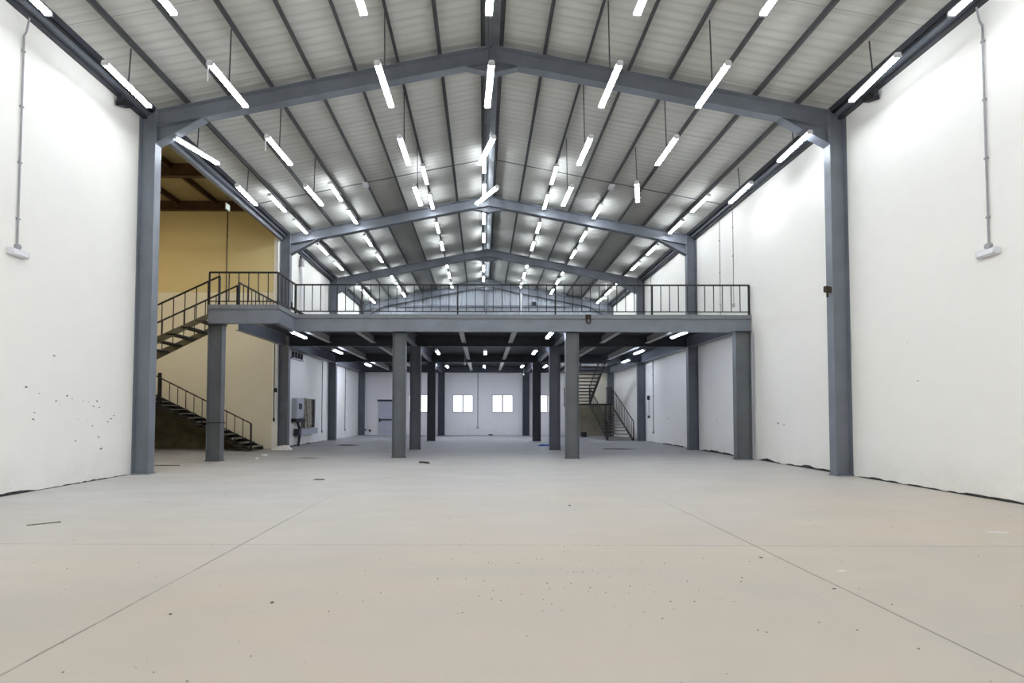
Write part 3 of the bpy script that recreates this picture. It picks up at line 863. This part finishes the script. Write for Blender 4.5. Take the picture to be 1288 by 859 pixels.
# junction box under the right roof
t = thing('junction_box', (3.86, 15.2, rt(3.86) - .08), 'small pale junction box under the right roof slope without a lamp', 'box')
obj('box_body', box(B(), 3.78, 3.94, 15.0, 15.25, rt(3.86) - .1, rt(3.86) - .01), 'offwhite', t, .01)
t = thing('junction_box', (-3.88, 15.0, rt(3.88) - .08), 'small pale junction box under the left roof slope', 'box')
obj('box_body', box(B(), -3.96, -3.8, 14.9, 15.1, rt(3.88) - .1, rt(3.88) - .01), 'offwhite', t, .01)
# gable girt, mullions, white pipe and sensor
t = thing('gable_girt', (0, YF - .05, 4.7), 'grey horizontal girt rail across the gable sheeting', 'beam')
zg = 7.70
obj('rail', box(B(), -7.2, 7.2, YF - .08, YF - .0, zg, zg + .10), 'steel', t)
t = thing('gable_post', (0, YF - .05, DECK), 'slim grey post up the middle of the gable', 'post')
obj('shaft', box(B(), -.05, .05, YF - .2, YF - .09, DECK, rt(0) - .62), 'steel', t)
t = thing('gable_pipe', (2.1, 28.5, DECK), 'bright white vertical pipe in front of the gable', 'pipe')
obj('pipe', tube(B(), [(2.08, 28.72, DECK), (2.08, 28.72, rt(2.08) - .42)], .05, 10), 'white', t)
t = thing('wall_sensor', (2.88, 29.0, 7.9), 'small round grey fitting on the gable right of the white pipe', 'fitting')
obj('dome', tube(B(), [(2.88, YF - .1, 7.82), (2.88, YF - .12, 8.0)], .14, 12), 'steel_dk', t)
obj('arm', tube(B(), [(2.88, YF - .1, 8.0), (2.88, YF - .06, 8.4)], .02, 6), 'white', t)
# sockets low on the far wall
for k, (xx, zz, r_) in enumerate(((-7.22, .30, .05), (-6.95, .26, .07))):
    tag(obj('pipe_hole', tube(B(), [(xx, YF - .012, zz), (xx, YF + .01, zz)], r_, 12), 'black'), 'black round pipe hole low on the end wall, %s the door' % ('farther left of' if k == 0 else 'just left of'), 'hole', 'pipe holes by the door')

# ------------------------------------------------------------------ wear, colour patches and painted shade on the walls
def ragged(sx, y0, y1, hmax, seed, name='floor_gap'):
    rnd = random.Random(seed)
    n = int((y1 - y0) / .07)
    bm = B(); low = []; top = []
    h = .02
    for k in range(n + 1):
        y = y0 + (y1 - y0) * k / n
        env = min(1, k / 6, (n - k) / 6)
        h += rnd.uniform(-.018, .018); h = min(max(h, .006), hmax)
        low.append(bm.verts.new((sx * (W - .004), y, 0.001))); top.append(bm.verts.new((sx * (W - .004), y, .004 + h * env)))
    for k in range(n): bm.faces.new([low[k], low[k + 1], top[k + 1], top[k]])
    return bm
walls = {o.name: o for o in bpy.data.objects}
for sx, y0, y1, hm, sd, par in ((1, 4, 10.2, .04, 1, 'wall_right'), (1, 10.5, 13.8, .09, 2, 'wall_right'), (1, 14.1, 17.5, .07, 3, 'wall_right'), (1, 17.8, 23.2, .05, 4, 'wall_right'),
                               (-1, 5, 10.2, .045, 5, 'wall_left'), (-1, 17.8, 23.2, .04, 6, 'wall_left_rear')):
    o = obj('ragged_gap', ragged(sx, y0, y1, hm, sd), 'darkgap', walls[par])
rnd = random.Random(11)
chips = [(8.36, 2.28, .05), (7.86, 1.71, .06), (8.42, 1.50, .05), (8.10, 1.62, .03), (8.02, 1.30, .03), (8.0, 1.19, .05), (8.65, 1.60, .05), (8.75, 1.55, .03),
         (9.32, 1.52, .06), (9.24, 1.42, .05), (9.38, 1.40, .04), (9.0, 1.52, .03), (9.12, 1.5, .025), (9.22, 1.05, .04), (9.37, .83, .05), (9.45, .6, .07), (9.68, 1.18, .05), (9.75, 1.24, .05), (9.6, 1.12, .04), (8.85, .78, .04), (8.5, 1.45, .02), (9.5, 1.3, .02), (9.55, 1.45, .02), (8.9, 1.18, .02), (8.8, 1.5, .02), (9.1, 1.15, .02)]
bm = B()
for y, z, s in chips:
    n = 6; a0 = rnd.uniform(0, 6); rot = rnd.uniform(-.6, .2)
    vs = []
    for k in range(n):
        a = a0 + 2 * PI * k / n; rr = s * rnd.uniform(.35, .65)
        dy, dz = rr * math.cos(a) * 1.1, rr * math.sin(a) * .5
        vs.append(bm.verts.new((-W + .003, y + dy * math.cos(rot) - dz * math.sin(rot), z + dy * math.sin(rot) + dz * math.cos(rot))))
    bm.faces.new(vs)
obj('plaster_chips', bm, 'chip', walls['wall_left'])
bm = B()
for y, z, s in ((12.85, 1.06, .07), (12.6, 1.03, .05), (8.9, 2.6, .02), (8.7, 1.9, .03), (16.2, 1.1, .05), (20.4, 1.1, .09)):
    vs = []
    for k in range(6):
        a = 2 * PI * k / 6; rr = s * rnd.uniform(.4, .65); vs.append(bm.verts.new((W - .003, y + rr * math.cos(a), z + rr * math.sin(a) * .6)))
    bm.faces.new(vs)
obj('plaster_chips', bm, 'chip', walls['wall_right'])

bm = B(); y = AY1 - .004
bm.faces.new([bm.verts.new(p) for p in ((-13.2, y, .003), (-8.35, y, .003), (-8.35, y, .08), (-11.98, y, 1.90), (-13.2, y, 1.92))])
obj('bare_render_patch', bm, 'bare', walls['wall_annex_back'])  # darker olive patch on the wall, bounded by the stair line
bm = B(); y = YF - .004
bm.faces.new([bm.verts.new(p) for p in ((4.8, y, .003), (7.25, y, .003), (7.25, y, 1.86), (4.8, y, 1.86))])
obj('bare_render_patch', bm, 'bare2', walls['wall_back'])  # shade under the landing, painted as a darker patch on the wall
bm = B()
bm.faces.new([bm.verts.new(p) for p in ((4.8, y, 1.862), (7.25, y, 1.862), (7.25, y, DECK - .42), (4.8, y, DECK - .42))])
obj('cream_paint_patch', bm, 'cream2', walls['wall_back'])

# ------------------------------------------------------------------ debris on the floor
def lump(x, y, sx_, sy_, h, seed, n=9):
    rnd = random.Random(seed); bm = B()
    base = []; mid = []
    for k in range(n):
        a = 2 * PI * k / n; r = rnd.uniform(.7, 1.1)
        base.append(bm.verts.new((x + sx_ * r * math.cos(a), y + sy_ * r * math.sin(a), .0005)))
        r *= rnd.uniform(.45, .7)
        mid.append(bm.verts.new((x + sx_ * r * math.cos(a), y + sy_ * r * math.sin(a), h * rnd.uniform(.6, 1))))
    for k in range(n): bm.faces.new([base[k], base[(k + 1) % n], mid[(k + 1) % n], mid[k]])
    bm.faces.new(mid); bm.faces.new(base[::-1])
    return bm
def stick(p, q, w=.02, h=.012):
    p, q = Vector(p + (h / 2 + .001,)), Vector(q + (h / 2 + .001,))
    m = p.lerp(q, .5) + Vector((w * .6, w * .6, 0))
    bm = bar(B(), p, m, w, h); bar(bm, m, q, w * .8, h)
    return bm
DB = [('stick', stick((-5.42, 5.60), (-5.18, 5.78), .014), 'wood', 'thin dark splinter lying on the floor at the far left', 'splinter'),
      ('clod', lump(-1.63, 3.37, .014, .016, .008, 1), 'dirt', 'small dark clod on the left floor joint', 'debris'),
      ('pebble', lump(-2.2, 3.17, .011, .01, .007, 2), 'dirt', 'small dark pebble beside the left floor joint', 'debris'),
      ('paper_scrap', lump(-6.58, 13.8, .07, .06, .05, 3), 'paper', 'small white scrap left of the floor centre, before the stairs', 'scrap'),
      ('paper_scrap', lump(-6.85, 14.9, .12, .09, .05, 4), 'paper', 'white crumpled scrap near the foot of the left stairs', 'scrap'),
      ('plastic_sheet', lump(-7.35, 17.25, .42, .2, .16, 5, 12), 'paper', 'white crumpled sheet at the foot of the second left column', 'sheet'),
      ('rubble', lump(-5.65, 19.6, .5, .25, .03, 6, 14), 'dirt', 'dark patch of rubble on the floor in the left aisle', 'rubble'),
      ('floor_scrap', lump(-5.2, 14.05, .45, .12, .015, 7, 12), 'wood', 'flat grey brown scrap on the floor before the left aisle', 'scrap'),
      ('twig', stick((-1.85, 12.78), (-1.6, 12.62), .05, .04), 'dirt', 'short dark twig right of the front left mezzanine column', 'twig'),
      ('stone', lump(-1.62, 12.64, .08, .06, .05, 8), 'dirt', 'dark stone at the end of the short twig', 'stone'),
      ('blue_sheet', lump(2.30, 19.6, .32, .22, .07, 9, 12), 'blue', 'blue sheet on the floor behind the right central column', 'sheet'),
      ('stick', stick((-8.2, 11.9), (-7.62, 11.92), .03, .02), 'wood', 'thin lath on the floor behind the near left column', 'lath'),
      ('paint_flake', lump(5.52, 5.42, .14, .05, .006, 10, 10), 'flake', 'long white flake on the floor at the far right', 'flake'),
      ('paint_flake', lump(2.79, 4.08, .055, .02, .006, 11), 'flake', 'short white flake right of the right floor joint', 'flake'),
      ('clod', lump(1.04, 6.91, .022, .018, .012, 12), 'dirt', 'dark clod in the middle distance right of centre', 'debris'),
      ('clod', lump(2.33, 4.44, .02, .012, .008, 13), 'dirt', 'dark clod just behind the crossing of the right joints', 'debris'),
      ('clod', lump(2.43, 3.66, .02, .009, .006, 14), 'dirt', 'dark clod on the right floor joint', 'debris'),
      ('brick_piece', lump(.28, 28.9, .17, .08, .08, 15), 'dirt', 'dark lump at the foot of the end wall', 'debris'),
      ('floor_stain', lump(4.85, 17.9, .75, .3, .004, 16, 16), 'dirt', 'dark stain on the floor before the rear staircase', 'stain'),
      ('clod', lump(-3.37, 9.5, .13, .03, .02, 17), 'dirt', 'thin dark crumb streak left of centre in the middle distance', 'debris'),
      ('bucket', tube(B(), [(5.45, 27.2, .0), (5.45, 27.2, .28)], .16, 12), 'black', 'black bucket beside the foot of the rear staircase', 'bucket')]
for nm, bm, mt, lb, cat in DB:
    tag(obj(nm, bm, mt), lb, cat)
# uncountable grit
bm = B(); rnd = random.Random(21)
for k in range(420):
    x = rnd.uniform(-6.5, 7); y = 2.2 + 10 * rnd.random() ** 1.6
    s = rnd.uniform(.002, .008)
    if rnd.random() < .35: x = .4 + rnd.gauss(0, .9); y = 3.9 + rnd.gauss(0, .5)
    if y < 1.8: continue
    pts = [(x + s * rnd.uniform(.6, 1.4) * math.cos(a), y + s * rnd.uniform(.6, 1.4) * math.sin(a)) for a in (0, 1.3, 2.5, 3.8, 5.1)]
    base = [bm.verts.new((p[0], p[1], .0005)) for p in pts]
    top = bm.verts.new((x, y, s * .9))
    for i in range(5): bm.faces.new([base[i], base[(i + 1) % 5], top])
o = obj('scattered_grit', bm, 'wood'); tag(o, 'fine grit and crumbs scattered over the concrete floor', 'grit', kind='stuff')

# ------------------------------------------------------------------ lamps and world
def area(name, loc, rot, sx_, sy_, power, col):
    l = bpy.data.lights.new(name, 'AREA'); l.shape = 'RECTANGLE'; l.size = sx_; l.size_y = sy_
    l.energy = power; l.color = col
    o = bpy.data.objects.new(name, l); COL.objects.link(o); o.location = loc; o.rotation_euler = rot
    return o
# rows of tube lights continue behind the viewer
for r, x in enumerate(ROWX):
    area('rear_row_lamp', (x, .2, 7.25), (0, 0, 0), .12, 9.5, 115, (.92, .96, 1.0))
# warm lamp of the stair bay
area('stair_bay_lamp', (-11.8, 13.6, 8.5), (0, 0, 0), .5, .5, 75, (1.0, .82, .52))
area('stair_bay_lamp', (-12.2, 11.6, 5.5), (math.radians(80), 0, math.radians(-20)), .6, .6, 25, (1.0, .9, .7))

w = bpy.data.worlds.new('daylight'); SC.world = w; w.use_nodes = True
bg = w.node_tree.nodes['Background']; bg.inputs[0].default_value = (.93, .97, 1.0, 1); bg.inputs[1].default_value = 1.5

# ------------------------------------------------------------------ camera
cam = bpy.data.cameras.new('camera'); co = bpy.data.objects.new('camera', cam); COL.objects.link(co)
f = 610.7
cam.sensor_width = 36; cam.sensor_fit = 'HORIZONTAL'; cam.lens = f * 36 / 1288
cam.shift_x = (644 - 605.96) / 1288; cam.shift_y = (501.08 - 429.5) / 1288
cam.clip_end = 200
pitch, yaw, roll = .03097, -.00226, .00218
R = Matrix.Rotation(-yaw, 4, 'Z') @ Matrix.Rotation(PI / 2 + pitch, 4, 'X') @ Matrix.Rotation(roll, 4, 'Z')
co.matrix_world = Matrix.Translation((-.18794, 0, 1.3)) @ R
SC.camera = co

SC.view_settings.view_transform = 'Standard'
SC.view_settings.look = 'None'
SC.view_settings.exposure = 0
